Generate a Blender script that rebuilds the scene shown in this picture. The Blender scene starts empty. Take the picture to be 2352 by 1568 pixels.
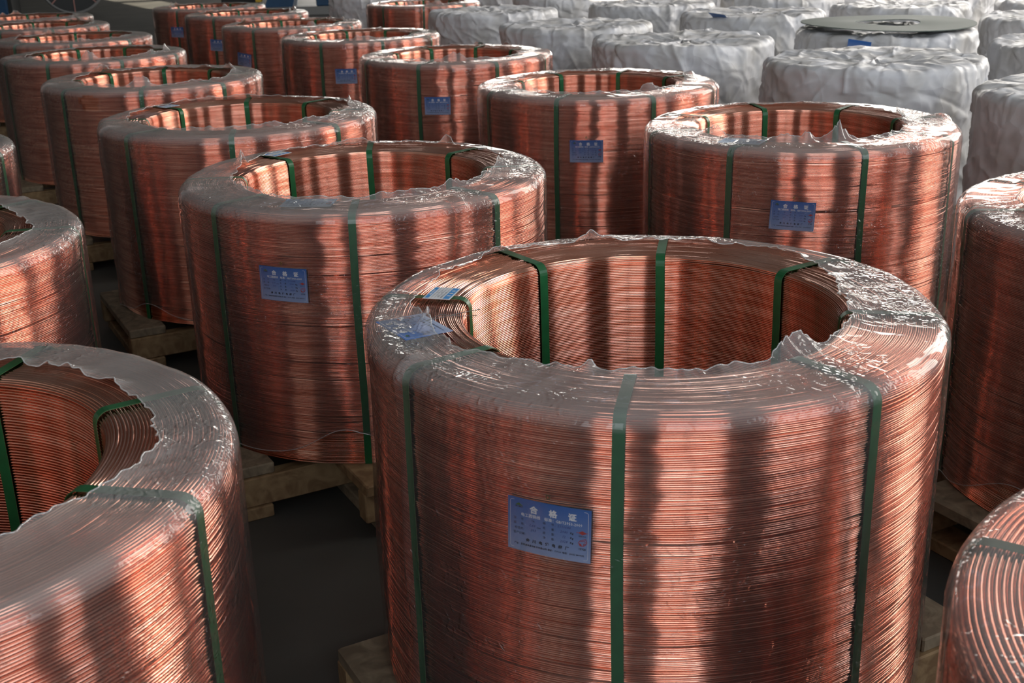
import bpy, math, random
import numpy as np
from mathutils import Matrix, Vector

scene = bpy.context.scene
COL = scene.collection

# ------------------------------------------------------------------ scale, camera
S = 0.6                      # coil outer radius in metres
HC = 1.312 * S               # coil height
RI = 0.66 * S                # inner radius
PALLET_H = 0.174
Z_TOP = PALLET_H + HC
CAM_Z = Z_TOP + 1.2945 * S
PITCH, ROLL, F_PX = 0.33937, -0.02676, 2717.9

cam_d = bpy.data.cameras.new('camera')
cam = bpy.data.objects.new('camera', cam_d); COL.objects.link(cam)
cam_d.sensor_width = 36.0
cam_d.lens = F_PX / 2352 * 36.0
cam_d.clip_end = 200
c_, s_ = math.cos(PITCH), math.sin(PITCH)
right0, up0, back = Vector((1, 0, 0)), Vector((0, s_, c_)), Vector((0, -c_, s_))
cr, sr = math.cos(ROLL), math.sin(ROLL)
right = right0 * cr + up0 * sr
up = up0 * cr - right0 * sr
M = Matrix((right, up, back)).transposed().to_4x4()
M.translation = Vector((0, 0, CAM_Z))
cam.matrix_world = M
cam_d.dof.use_dof = True
cam_d.dof.focus_distance = 2.9
cam_d.dof.aperture_fstop = 9.0
scene.camera = cam

# ------------------------------------------------------------------ world, sun, exposure
world = bpy.data.worlds.new('world'); scene.world = world
world.use_nodes = True
bg = world.node_tree.nodes['Background']
bg.inputs[0].default_value = (0.62, 0.72, 0.90, 1)
bg.inputs[1].default_value = 1.5
HALL_ROT = math.atan2(0.471, 0.882)          # the hall and the rows share these axes
E2 = np.array([math.cos(HALL_ROT), math.sin(HALL_ROT)])
E1 = np.array([-E2[1], E2[0]])
sun_d = bpy.data.lights.new('sun', 'SUN')
sun_d.energy = 14.0; sun_d.angle = 0.012; sun_d.color = (1.0, 0.90, 0.72)
sun = bpy.data.objects.new('sun', sun_d); COL.objects.link(sun)
sun_dir = Vector((-E2[0] * math.cos(1.13), -E2[1] * math.cos(1.13), -math.sin(1.13)))
sun.rotation_euler = sun_dir.to_track_quat('-Z', 'Y').to_euler()
sun.location = (E2[0] * 30, E2[1] * 30, 24)
WIN_RIGHT, WIN_BACK = 9.5, 4.6
scene.cycles.max_bounces = 5; scene.cycles.glossy_bounces = 4; scene.cycles.diffuse_bounces = 2
scene.cycles.use_light_tree = False
scene.cycles.transparent_max_bounces = 10; scene.cycles.caustics_refractive = False
scene.view_settings.view_transform = 'Standard'
scene.view_settings.look = 'None'
scene.view_settings.exposure = -0.30
scene.view_settings.gamma = 1.0
scene.view_settings.use_curve_mapping = False

# ------------------------------------------------------------------ noise
_rng = np.random.default_rng(7)
_perm = np.concatenate([_rng.permutation(256)] * 3)
_g = _rng.normal(size=(256, 3)); _g /= np.linalg.norm(_g, axis=1)[:, None]
def perlin(x, y, z):
    x, y, z = np.broadcast_arrays(np.asarray(x, float), np.asarray(y, float), np.asarray(z, float))
    xi, yi, zi = np.floor(x).astype(int), np.floor(y).astype(int), np.floor(z).astype(int)
    fx, fy, fz = x - xi, y - yi, z - zi
    u, v, w = [t * t * t * (t * (t * 6 - 15) + 10) for t in (fx, fy, fz)]
    out = 0
    for dx in (0, 1):
        for dy in (0, 1):
            for dz in (0, 1):
                h = _perm[(_perm[(_perm[(xi + dx) & 255] + yi + dy) & 255] + zi + dz) & 255]
                g = _g[h]
                dot = g[..., 0] * (fx - dx) + g[..., 1] * (fy - dy) + g[..., 2] * (fz - dz)
                out = out + dot * (u if dx else 1 - u) * (v if dy else 1 - v) * (w if dz else 1 - w)
    return out * 1.6

# ------------------------------------------------------------------ mesh helpers
def mesh_obj(name, verts, faces, mat, parent=None, smooth=False):
    me = bpy.data.meshes.new(name)
    me.from_pydata([tuple(v) for v in verts], [], faces)
    if smooth:
        me.polygons.foreach_set('use_smooth', [True] * len(me.polygons))
    if mat: me.materials.append(mat)
    me.update()
    return link(name, me, parent)

def link(name, me, parent=None):
    o = bpy.data.objects.new(name, me)
    COL.objects.link(o)
    if parent is not None: o.parent = parent
    return o

def grid_mesh(name, P, wrap_u=True, wrap_v=False, mat=None, keep=None, smooth=True):
    """P is (rows, cols, 3); cols wrap when wrap_u, rows when wrap_v."""
    nv, nu = P.shape[:2]
    i = np.arange(nv if wrap_v else nv - 1); j = np.arange(nu if wrap_u else nu - 1)
    I, J = np.meshgrid(i, j, indexing='ij')
    I2, J2 = (I + 1) % nv, (J + 1) % nu
    q = np.stack([I * nu + J, I * nu + J2, I2 * nu + J2, I2 * nu + J], -1).reshape(-1, 4)
    if keep is not None: q = q[keep[:len(i), :len(j)].reshape(-1)]
    me = bpy.data.meshes.new(name)
    me.vertices.add(nv * nu); me.vertices.foreach_set('co', P.astype(np.float32).ravel())
    me.loops.add(q.size); me.loops.foreach_set('vertex_index', q.astype(np.int32).ravel())
    me.polygons.add(len(q))
    me.polygons.foreach_set('loop_start', np.arange(0, q.size, 4, dtype=np.int32))
    me.polygons.foreach_set('loop_total', np.full(len(q), 4, dtype=np.int32))
    me.polygons.foreach_set('use_smooth', np.full(len(q), smooth, dtype=bool))
    if mat: me.materials.append(mat)
    me.update(calc_edges=True); me.validate()
    return me

class MB:
    def __init__(self): self.v, self.f = [], []
    def add(self, vs, fs):
        b = len(self.v); self.v += [tuple(v) for v in vs]; self.f += [tuple(b + k for k in f) for f in fs]
    def box(self, x0, x1, y0, y1, z0, z1, bev=0.0):
        if bev <= 0:
            v = [(x, y, z) for z in (z0, z1) for y in (y0, y1) for x in (x0, x1)]
            self.add(v, [(0, 2, 3, 1), (4, 5, 7, 6), (0, 1, 5, 4), (1, 3, 7, 5), (3, 2, 6, 7), (2, 0, 4, 6)])
            return
        b = bev; rings = []
        for z, i in ((z0, b), (z0 + b, 0), (z1 - b, 0), (z1, b)):
            a, c, d, e = x0 + i, x1 - i, y0 + i, y1 - i
            k = b
            rings.append([(a + k, d, z), (c - k, d, z), (c, d + k, z), (c, e - k, z), (c - k, e, z), (a + k, e, z), (a, e - k, z), (a, d + k, z)])
        vs = [p for r in rings for p in r]; fs = [tuple(range(7, -1, -1)), tuple(range(24, 32))]
        for r in range(3):
            for k in range(8):
                fs.append((r * 8 + k, r * 8 + (k + 1) % 8, r * 8 + 8 + (k + 1) % 8, r * 8 + 8 + k))
        self.add(vs, fs)
    def cyl(self, p0, p1, r, n=16, r1=None):
        p0, p1 = Vector(p0), Vector(p1); r1 = r if r1 is None else r1
        d = (p1 - p0).normalized(); a = d.orthogonal().normalized(); b = d.cross(a)
        vs = [p + (a * math.cos(t) + b * math.sin(t)) * rr for p, rr in ((p0, r), (p1, r1)) for t in [2 * math.pi * k / n for k in range(n)]]
        self.add(vs, [tuple(range(n - 1, -1, -1)), tuple(range(n, 2 * n))] + [(k, (k + 1) % n, n + (k + 1) % n, n + k) for k in range(n)])
    def tube(self, pts, r, n=6):
        pts = [Vector(p) for p in pts]; vs = []; fs = []
        for i, p in enumerate(pts):
            d = (pts[min(i + 1, len(pts) - 1)] - pts[max(i - 1, 0)]).normalized()
            a = d.cross(Vector((0.13, 0.31, 0.94))).normalized(); b = d.cross(a)
            vs += [p + (a * math.cos(2 * math.pi * k / n) + b * math.sin(2 * math.pi * k / n)) * r for k in range(n)]
        for i in range(len(pts) - 1):
            fs += [(i * n + k, i * n + (k + 1) % n, i * n + n + (k + 1) % n, i * n + n + k) for k in range(n)]
        self.add(vs, fs)
    def mesh(self, name, mat, smooth=False):
        me = bpy.data.meshes.new(name); me.from_pydata(self.v, [], self.f)
        if smooth: me.polygons.foreach_set('use_smooth', [True] * len(me.polygons))
        if mat: me.materials.append(mat)
        me.update(); return me
    def build(self, name, mat, parent=None, smooth=False): return link(name, self.mesh(name, mat, smooth), parent)

def tag(o, label=None, cat=None, group=None, kind=None):
    if label: o['label'] = label
    if cat: o['category'] = cat
    if group: o['group'] = group
    if kind: o['kind'] = kind
    return o

def empty(name, loc, rz=0.0):
    o = bpy.data.objects.new(name, None); COL.objects.link(o)
    o.empty_display_size = 0.2; o.location = loc; o.rotation_euler = (0, 0, rz)
    return o

# ------------------------------------------------------------------ materials
def new_mat(name):
    m = bpy.data.materials.new(name); m.use_nodes = True
    nt = m.node_tree; return m, nt, nt.nodes['Principled BSDF'], nt.nodes['Material Output']
def node(nt, t, **kw):
    n = nt.nodes.new(t)
    for k, v in kw.items(): setattr(n, k, v)
    return n
def plain(name, col, rough=0.5, metal=0.0, spec=0.5, noise=0.0, nscale=8.0, bump=0.0):
    m, nt, p, out = new_mat(name)
    p.inputs['Base Color'].default_value = (*col, 1); p.inputs['Roughness'].default_value = rough
    p.inputs['Metallic'].default_value = metal; p.inputs['Specular IOR Level'].default_value = spec
    if noise or bump:
        tc = node(nt, 'ShaderNodeTexCoord'); n = node(nt, 'ShaderNodeTexNoise')
        n.inputs['Scale'].default_value = nscale; n.inputs['Detail'].default_value = 6
        nt.links.new(tc.outputs['Object'], n.inputs['Vector'])
        if noise:
            r = node(nt, 'ShaderNodeValToRGB')
            r.color_ramp.elements[0].position = 0.3; r.color_ramp.elements[1].position = 0.7
            r.color_ramp.elements[0].color = (*[max(0, x * (1 - noise)) for x in col], 1)
            r.color_ramp.elements[1].color = (*[min(1, x * (1 + noise)) for x in col], 1)
            nt.links.new(n.outputs['Fac'], r.inputs['Fac']); nt.links.new(r.outputs['Color'], p.inputs['Base Color'])
        if bump:
            b = node(nt, 'ShaderNodeBump'); b.inputs['Strength'].default_value = bump; b.inputs['Distance'].default_value = 0.01
            nt.links.new(n.outputs['Fac'], b.inputs['Height']); nt.links.new(b.outputs['Normal'], p.inputs['Normal'])
    return m

def copper_mat():
    m, nt, p, out = new_mat('copper')
    tc = node(nt, 'ShaderNodeTexCoord'); mp = node(nt, 'ShaderNodeMapping')
    mp.inputs['Scale'].default_value = (3, 3, 60)
    n = node(nt, 'ShaderNodeTexNoise'); n.inputs['Scale'].default_value = 1.6; n.inputs['Detail'].default_value = 4
    r = node(nt, 'ShaderNodeValToRGB')
    r.color_ramp.elements[0].position = 0.35; r.color_ramp.elements[0].color = (0.70, 0.28, 0.18, 1)
    r.color_ramp.elements[1].position = 0.68; r.color_ramp.elements[1].color = (0.90, 0.515, 0.40, 1)
    nt.links.new(tc.outputs['Object'], mp.inputs['Vector']); nt.links.new(mp.outputs[0], n.inputs['Vector'])
    nt.links.new(n.outputs['Fac'], r.inputs['Fac']); nt.links.new(r.outputs['Color'], p.inputs['Base Color'])
    p.inputs['Metallic'].default_value = 1.0; p.inputs['Roughness'].default_value = 0.11
    return m

def film_mat():
    m, nt, p, out = new_mat('clear_film')
    nt.nodes.remove(p)
    tc = node(nt, 'ShaderNodeTexCoord')
    n1 = node(nt, 'ShaderNodeTexNoise'); n1.inputs['Scale'].default_value = 50; n1.inputs['Detail'].default_value = 3
    n1.inputs['Distortion'].default_value = 1.2
    try: n1.noise_type = 'RIDGED_MULTIFRACTAL'
    except Exception: pass
    mask = node(nt, 'ShaderNodeTexNoise'); mask.inputs['Scale'].default_value = 3.2; mask.inputs['Detail'].default_value = 2
    mr = node(nt, 'ShaderNodeMapRange'); mr.inputs['From Min'].default_value = 0.40; mr.inputs['From Max'].default_value = 0.62
    mul = node(nt, 'ShaderNodeMath', operation='MULTIPLY')
    bump = node(nt, 'ShaderNodeBump'); bump.inputs['Strength'].default_value = 0.9; bump.inputs['Distance'].default_value = 0.009
    for k in (n1, mask): nt.links.new(tc.outputs['Object'], k.inputs['Vector'])
    nt.links.new(mask.outputs['Fac'], mr.inputs['Value'])
    nt.links.new(n1.outputs['Fac'], mul.inputs[0]); nt.links.new(mr.outputs['Result'], mul.inputs[1])
    nt.links.new(mul.outputs[0], bump.inputs['Height'])
    tr = node(nt, 'ShaderNodeBsdfTransparent'); tr.inputs[0].default_value = (0.93, 0.905, 0.905, 1)
    df = node(nt, 'ShaderNodeBsdfDiffuse'); df.inputs[0].default_value = (0.93, 0.92, 0.90, 1)
    gl = node(nt, 'ShaderNodeBsdfGlossy'); gl.inputs['Roughness'].default_value = 0.05
    gl.inputs['Color'].default_value = (0.95, 0.95, 0.95, 1)
    fr = node(nt, 'ShaderNodeFresnel'); fr.inputs['IOR'].default_value = 1.45
    for k in (df, gl, fr): nt.links.new(bump.outputs['Normal'], k.inputs['Normal'])
    m1 = node(nt, 'ShaderNodeMixShader')
    sp = node(nt, 'ShaderNodeSeparateXYZ'); hz = node(nt, 'ShaderNodeMapRange')     # gathered top film, its grey reflection put in as milky haze
    hz.inputs['From Min'].default_value = HC - 0.03; hz.inputs['From Max'].default_value = HC
    hz.inputs['To Min'].default_value = 0.03; hz.inputs['To Max'].default_value = 0.20
    nt.links.new(tc.outputs['Object'], sp.inputs[0]); nt.links.new(sp.outputs[2], hz.inputs['Value']); nt.links.new(hz.outputs['Result'], m1.inputs[0])
    m2 = node(nt, 'ShaderNodeMixShader')
    nt.links.new(tr.outputs[0], m1.inputs[1]); nt.links.new(df.outputs[0], m1.inputs[2])
    fm = node(nt, 'ShaderNodeMath', operation='MULTIPLY'); fm.inputs[1].default_value = 0.62
    nt.links.new(fr.outputs[0], fm.inputs[0]); nt.links.new(fm.outputs[0], m2.inputs[0]); nt.links.new(m1.outputs[0], m2.inputs[1]); nt.links.new(gl.outputs[0], m2.inputs[2])
    nt.links.new(m2.outputs[0], out.inputs['Surface'])
    return m

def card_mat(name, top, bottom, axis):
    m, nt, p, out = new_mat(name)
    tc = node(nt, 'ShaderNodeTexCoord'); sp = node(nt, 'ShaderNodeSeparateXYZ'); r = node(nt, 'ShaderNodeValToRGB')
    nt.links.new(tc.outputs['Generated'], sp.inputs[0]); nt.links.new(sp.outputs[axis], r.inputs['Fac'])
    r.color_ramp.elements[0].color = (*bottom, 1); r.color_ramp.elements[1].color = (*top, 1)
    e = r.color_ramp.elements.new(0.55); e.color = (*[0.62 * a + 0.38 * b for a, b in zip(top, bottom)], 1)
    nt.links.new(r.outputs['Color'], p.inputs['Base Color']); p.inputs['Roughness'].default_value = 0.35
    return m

def wood_mat(name, a, b):
    m, nt, p, out = new_mat(name)
    tc = node(nt, 'ShaderNodeTexCoord'); mp = node(nt, 'ShaderNodeMapping'); mp.inputs['Scale'].default_value = (14, 14, 14)
    n = node(nt, 'ShaderNodeTexNoise'); n.inputs['Scale'].default_value = 1.0; n.inputs['Detail'].default_value = 5; n.inputs['Distortion'].default_value = 1.5
    r = node(nt, 'ShaderNodeValToRGB')
    r.color_ramp.elements[0].position = 0.35; r.color_ramp.elements[0].color = (*a, 1)
    r.color_ramp.elements[1].position = 0.7; r.color_ramp.elements[1].color = (*b, 1)
    nt.links.new(tc.outputs['Object'], mp.inputs[0]); nt.links.new(mp.outputs[0], n.inputs['Vector'])
    nt.links.new(n.outputs['Fac'], r.inputs['Fac']); nt.links.new(r.outputs[0], p.inputs['Base Color'])
    bp = node(nt, 'ShaderNodeBump'); bp.inputs['Strength'].default_value = 0.3; bp.inputs['Distance'].default_value = 0.004
    nt.links.new(n.outputs['Fac'], bp.inputs['Height']); nt.links.new(bp.outputs[0], p.inputs['Normal'])
    p.inputs['Roughness'].default_value = 0.75
    return m

def fabric_mat():
    m, nt, p, out = new_mat('woven_wrap')
    tc = node(nt, 'ShaderNodeTexCoord')
    n = node(nt, 'ShaderNodeTexNoise'); n.inputs['Scale'].default_value = 5; n.inputs['Detail'].default_value = 8
    r = node(nt, 'ShaderNodeValToRGB')
    r.color_ramp.elements[0].position = 0.3; r.color_ramp.elements[0].color = (0.50, 0.48, 0.46, 1)
    r.color_ramp.elements[1].position = 0.62; r.color_ramp.elements[1].color = (0.70, 0.70, 0.735, 1)
    w = node(nt, 'ShaderNodeTexNoise'); w.inputs['Scale'].default_value = 6; w.inputs['Detail'].default_value = 4; w.inputs['Distortion'].default_value = 1.2
    try: w.noise_type = 'RIDGED_MULTIFRACTAL'
    except Exception: pass
    b = node(nt, 'ShaderNodeBump'); b.inputs['Strength'].default_value = 0.85; b.inputs['Distance'].default_value = 0.03
    vo = node(nt, 'ShaderNodeTexVoronoi'); vo.inputs['Scale'].default_value = 7.5
    wn = node(nt, 'ShaderNodeTexNoise'); wn.inputs['Scale'].default_value = 4.0
    ad = node(nt, 'ShaderNodeMixRGB'); ad.inputs[0].default_value = 0.22
    ma = node(nt, 'ShaderNodeMath', operation='MULTIPLY_ADD'); ma.inputs[1].default_value = 0.5
    for k in (n, w, wn): nt.links.new(tc.outputs['Object'], k.inputs['Vector'])
    nt.links.new(tc.outputs['Object'], ad.inputs[1]); nt.links.new(wn.outputs['Color'], ad.inputs[2]); nt.links.new(ad.outputs[0], vo.inputs['Vector'])
    nt.links.new(n.outputs['Fac'], r.inputs['Fac']); nt.links.new(r.outputs[0], p.inputs['Base Color'])
    hs = node(nt, 'ShaderNodeMath', operation='MULTIPLY'); hs.inputs[1].default_value = 0.6
    nt.links.new(w.outputs['Fac'], hs.inputs[0])
    nt.links.new(vo.outputs['Distance'], ma.inputs[0]); nt.links.new(hs.outputs[0], ma.inputs[2]); nt.links.new(ma.outputs[0], b.inputs['Height']); nt.links.new(b.outputs[0], p.inputs['Normal'])
    p.inputs['Roughness'].default_value = 0.42; p.inputs['Specular IOR Level'].default_value = 0.45
    return m

def emit_mat(name, col, st):
    m, nt, p, out = new_mat(name); nt.nodes.remove(p)
    e = node(nt, 'ShaderNodeEmission'); e.inputs[0].default_value = (*col, 1); e.inputs[1].default_value = st
    nt.links.new(e.outputs[0], out.inputs['Surface']); return m

def sleeve_mat():
    m, nt, p, out = new_mat('clear_sleeve'); nt.nodes.remove(p)
    tr = node(nt, 'ShaderNodeBsdfTransparent'); tr.inputs[0].default_value = (0.96, 0.96, 0.96, 1)
    gl = node(nt, 'ShaderNodeBsdfGlossy'); gl.inputs['Roughness'].default_value = 0.1
    fr = node(nt, 'ShaderNodeFresnel'); fr.inputs['IOR'].default_value = 1.4
    mx = node(nt, 'ShaderNodeMixShader')
    nt.links.new(fr.outputs[0], mx.inputs[0]); nt.links.new(tr.outputs[0], mx.inputs[1]); nt.links.new(gl.outputs[0], mx.inputs[2])
    nt.links.new(mx.outputs[0], out.inputs['Surface']); return m

def edge_glint_mat():  # whitish tube colour stands for light caught along the film edges
    m, nt, p, out = new_mat('film_edge_glint'); nt.nodes.remove(p)
    tr = node(nt, 'ShaderNodeBsdfTransparent'); df = node(nt, 'ShaderNodeBsdfDiffuse'); df.inputs[0].default_value = (0.85, 0.85, 0.85, 1)
    gl = node(nt, 'ShaderNodeBsdfGlossy'); gl.inputs['Roughness'].default_value = 0.15
    a = node(nt, 'ShaderNodeMixShader'); a.inputs[0].default_value = 0.4; b = node(nt, 'ShaderNodeMixShader'); b.inputs[0].default_value = 0.45
    nt.links.new(df.outputs[0], a.inputs[1]); nt.links.new(gl.outputs[0], a.inputs[2])
    nt.links.new(tr.outputs[0], b.inputs[1]); nt.links.new(a.outputs[0], b.inputs[2]); nt.links.new(b.outputs[0], out.inputs['Surface'])
    return m

MT = dict(
    edge=edge_glint_mat(),
    copper=copper_mat(), film=film_mat(), sleeve=sleeve_mat(), fabric=fabric_mat(),
    strap=plain('green_strap', (0.010, 0.10, 0.032), 0.32, noise=0.15, nscale=30),
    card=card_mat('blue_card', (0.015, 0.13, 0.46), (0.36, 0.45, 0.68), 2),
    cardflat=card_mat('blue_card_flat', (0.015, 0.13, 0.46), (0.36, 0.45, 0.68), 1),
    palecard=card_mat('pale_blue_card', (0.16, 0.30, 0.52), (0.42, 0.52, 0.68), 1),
    white=plain('print_white', (0.85, 0.86, 0.88), 0.5), black=plain('print_black', (0.015, 0.02, 0.04), 0.5),
    red=plain('print_red', (0.45, 0.03, 0.03), 0.5), green=plain('print_green', (0.06, 0.16, 0.04), 0.5),
    ink=plain('ink_blue', (0.03, 0.04, 0.22), 0.5), paper=plain('paper_white', (0.75, 0.76, 0.80), 0.5),
    bandblue=plain('print_band_blue', (0.04, 0.28, 0.68), 0.5), brass=plain('brass', (0.35, 0.28, 0.10), 0.3, 1.0),
    steelwire=plain('thin_steel_wire', (0.35, 0.37, 0.38), 0.3, 1.0),
    wood=wood_mat('pallet_wood', (0.17, 0.095, 0.042), (0.32, 0.21, 0.105)),
    wood2=wood_mat('pallet_wood_grey', (0.15, 0.11, 0.07), (0.30, 0.235, 0.155)),
    concrete=plain('concrete_floor', (0.052, 0.050, 0.045), 0.55, noise=0.35, nscale=1.3),
    wall_bounce=plain('fill_bounce_wall', (0.62, 0.60, 0.56), 0.8, noise=0.1, nscale=0.6),  # made paler than the other walls to bounce fill onto the coils
    wall=plain('painted_wall', (0.22, 0.22, 0.21), 0.8, noise=0.1, nscale=0.6),
    ceil=plain('roof_sheeting', (0.24, 0.245, 0.245), 0.8, noise=0.1, nscale=0.5),
    frame=plain('window_steel', (0.12, 0.13, 0.14), 0.5),
    pane=emit_mat('daylit_pane', (1.0, 0.95, 0.88), WIN_RIGHT), pane2=emit_mat('daylit_pane_cool', (0.87, 0.94, 1.0), WIN_BACK),
    disc=plain('grey_green_board', (0.11, 0.135, 0.12), 0.6, noise=0.1, nscale=4),
    blackp=plain('black_paint', (0.012, 0.013, 0.014), 0.5), pink=plain('faded_red_paint', (0.42, 0.20, 0.17), 0.6),
    blue=plain('machine_blue', (0.008, 0.05, 0.125), 0.45, noise=0.2, nscale=3), yellow=plain('machine_yellow', (0.5, 0.33, 0.03), 0.5),
    grey=plain('machine_grey', (0.2, 0.2, 0.2), 0.5),
)

# ------------------------------------------------------------------ the hall
U0, U1, V0, V1, ZC = -14.0, 13.0, -7.0, 40.0, 10.0
def hall_obj(o): o.rotation_euler = (0, 0, HALL_ROT); return o

f = MB(); f.box(U0 - 0.4, U1 + 0.4, V0 - 0.4, V1 + 0.4, -0.2, 0.0)
tag(hall_obj(f.build('floor', MT['concrete'])), 'dark bare concrete floor of the factory hall', kind='structure')
f = MB()                                        # roof; narrow open slot added to let a sun strip in past the first coils
SK = [(10.5 + 4 * k, 10.5 + 4 * k + 3.3) for k in range(7)]
SU0, SU1 = 6.5 + ZC / math.tan(1.13), 7.6 + ZC / math.tan(1.13)
f.box(U0 - 0.4, SU0, V0 - 0.4, V1 + 0.4, ZC, ZC + 0.15); f.box(SU1, U1 + 0.4, V0 - 0.4, V1 + 0.4, ZC, ZC + 0.15)
ed = [V0 - 0.4] + [x for h in SK for x in h] + [V1 + 0.4]
for k in range(0, len(ed), 2): f.box(SU0, SU1, ed[k], ed[k + 1], ZC, ZC + 0.15)
tag(hall_obj(f.build('ceiling', MT['ceil'])), 'grey sheet metal roof underside of the hall', kind='structure')
f = MB(); f.box(U0 - 0.4, U0, V0, V1, 0, ZC)
tag(hall_obj(f.build('wall_left', MT['wall_bounce'])), 'plain painted hall wall opposite the window wall', kind='structure')
f = MB(); f.box(U0 - 0.4, U1 + 0.4, V1, V1 + 0.4, 0, ZC)
tag(hall_obj(f.build('wall_far', MT['wall'])), 'plain painted end wall beyond the machines', kind='structure')

# window wall on the right: tall daylit windows
WZ0, WZ1, WZ2 = 1.1, 8.4, 3.8
t = 0.4
wins = [(-2.3 + 6.2 * k, -2.3 + 6.2 * k + 3.9) for k in range(7)]
f = MB()
f.box(U1, U1 + t, V0, V1, 0, WZ0); f.box(U1, U1 + t, V0, V1, WZ1, ZC)
edges = [V0] + [x for w in wins for x in w] + [V1]
for k in range(0, len(edges), 2): f.box(U1, U1 + t, edges[k], edges[k + 1], WZ0, WZ1)
for w in wins[2:]: f.box(U1, U1 + t, w[0], w[1], WZ2, WZ1)
tag(hall_obj(f.build('wall_right', MT['wall'])), 'painted hall wall with a row of tall daylit windows', kind='structure')

def window(n, cu, cv, width, along_v, mat, z1):
    root = empty('window_%d' % n, (0, 0, 0))
    tag(root, 'tall steel framed daylit hall window', kind='structure')
    a, b = -width / 2, width / 2
    fr, pn = MB(), MB()
    for x0, x1, zz0, zz1 in ((a, a + .06, WZ0, z1), (b - .06, b, WZ0, z1), (a, b, WZ0, WZ0 + .06), (a, b, z1 - .06, z1), (-.07, .07, WZ0, z1), (a, b, 3.1, 3.15)):
        fr.box(x0, x1, -.05, .05, zz0, zz1)
    fr.build('window_frame', MT['frame'], root)
    pn.add([(a, -0.02, WZ0), (b, -0.02, WZ0), (b, -0.02, z1), (a, -0.02, z1)], [(3, 2, 1, 0)])
    pn.build('pane', mat, root)
    p = cu * E2 + cv * E1
    root.location = (p[0], p[1], 0)
    root.rotation_euler = (0, 0, HALL_ROT + (math.pi / 2 if along_v else 0))
    return root
nwin = 0
for w in wins:
    nwin += 1; window(nwin, U1 + 0.1, (w[0] + w[1]) / 2, w[1] - w[0], True, MT['pane'], WZ1 if nwin < 3 else WZ2)
# wall behind the camera, with wide windows
uw = [(-11.3, -6.9), (-4.2, 0.2), (2.8, 7.2), (9.7, 12.4)]
f = MB()
f.box(U0, U1, V0 - t, V0, 0, WZ0); f.box(U0, U1, V0 - t, V0, WZ1, ZC)
edges = [U0] + [x for w in uw for x in w] + [U1]
for k in range(0, len(edges), 2): f.box(edges[k], edges[k + 1], V0 - t, V0, WZ0, WZ1)
tag(hall_obj(f.build('wall_back', MT['wall'])), 'painted end wall with wide daylit windows', kind='structure')
for w in uw:
    nwin += 1; window(nwin, (w[0] + w[1]) / 2, V0 - 0.1, w[1] - w[0], False, MT['pane2'], WZ1)

# ------------------------------------------------------------------ coil profile
RCO, RCI = 0.028, 0.022
def make_path(R, Ro_c, Rin, Ri_c, H):
    pts, nrm = [], []
    def seg(a, b, n, N):
        for k in range(n):
            tt = k / n; pts.append((a[0] + (b[0] - a[0]) * tt, a[1] + (b[1] - a[1]) * tt)); nrm.append(N)
    seg((R, 0), (R, H - Ro_c), 60, (1, 0))
    for k in range(12):
        a = k / 12 * math.pi / 2; pts.append((R - Ro_c + Ro_c * math.cos(a), H - Ro_c + Ro_c * math.sin(a))); nrm.append((math.cos(a), math.sin(a)))
    seg((R - Ro_c, H), (Rin + Ri_c, H), 30, (0, 1))
    for k in range(12):
        a = math.pi / 2 + k / 12 * math.pi / 2; pts.append((Rin + Ri_c + Ri_c * math.cos(a), H - Ri_c + Ri_c * math.sin(a))); nrm.append((math.cos(a), math.sin(a)))
    seg((Rin, H - Ri_c), (Rin, 0), 60, (-1, 0)); pts.append((Rin, 0)); nrm.append((-1, 0))
    P, N = np.array(pts), np.array(nrm)
    d = np.concatenate([[0], np.cumsum(np.linalg.norm(np.diff(P, axis=0), axis=1))])
    return P, N, d
PP, PN, PD = make_path(S, RCO, RI, RCI, HC)
S_TOP0 = HC - RCO + RCO * math.pi / 2          # start of the flat top along the path
TOPW = S - RI - RCO - RCI
S_TOP1 = S_TOP0 + TOPW
S_END = PD[-1]
def path_at(s):
    return (np.interp(s, PD, PP[:, 0]), np.interp(s, PD, PP[:, 1]), np.interp(s, PD, PN[:, 0]), np.interp(s, PD, PN[:, 1]))

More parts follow.
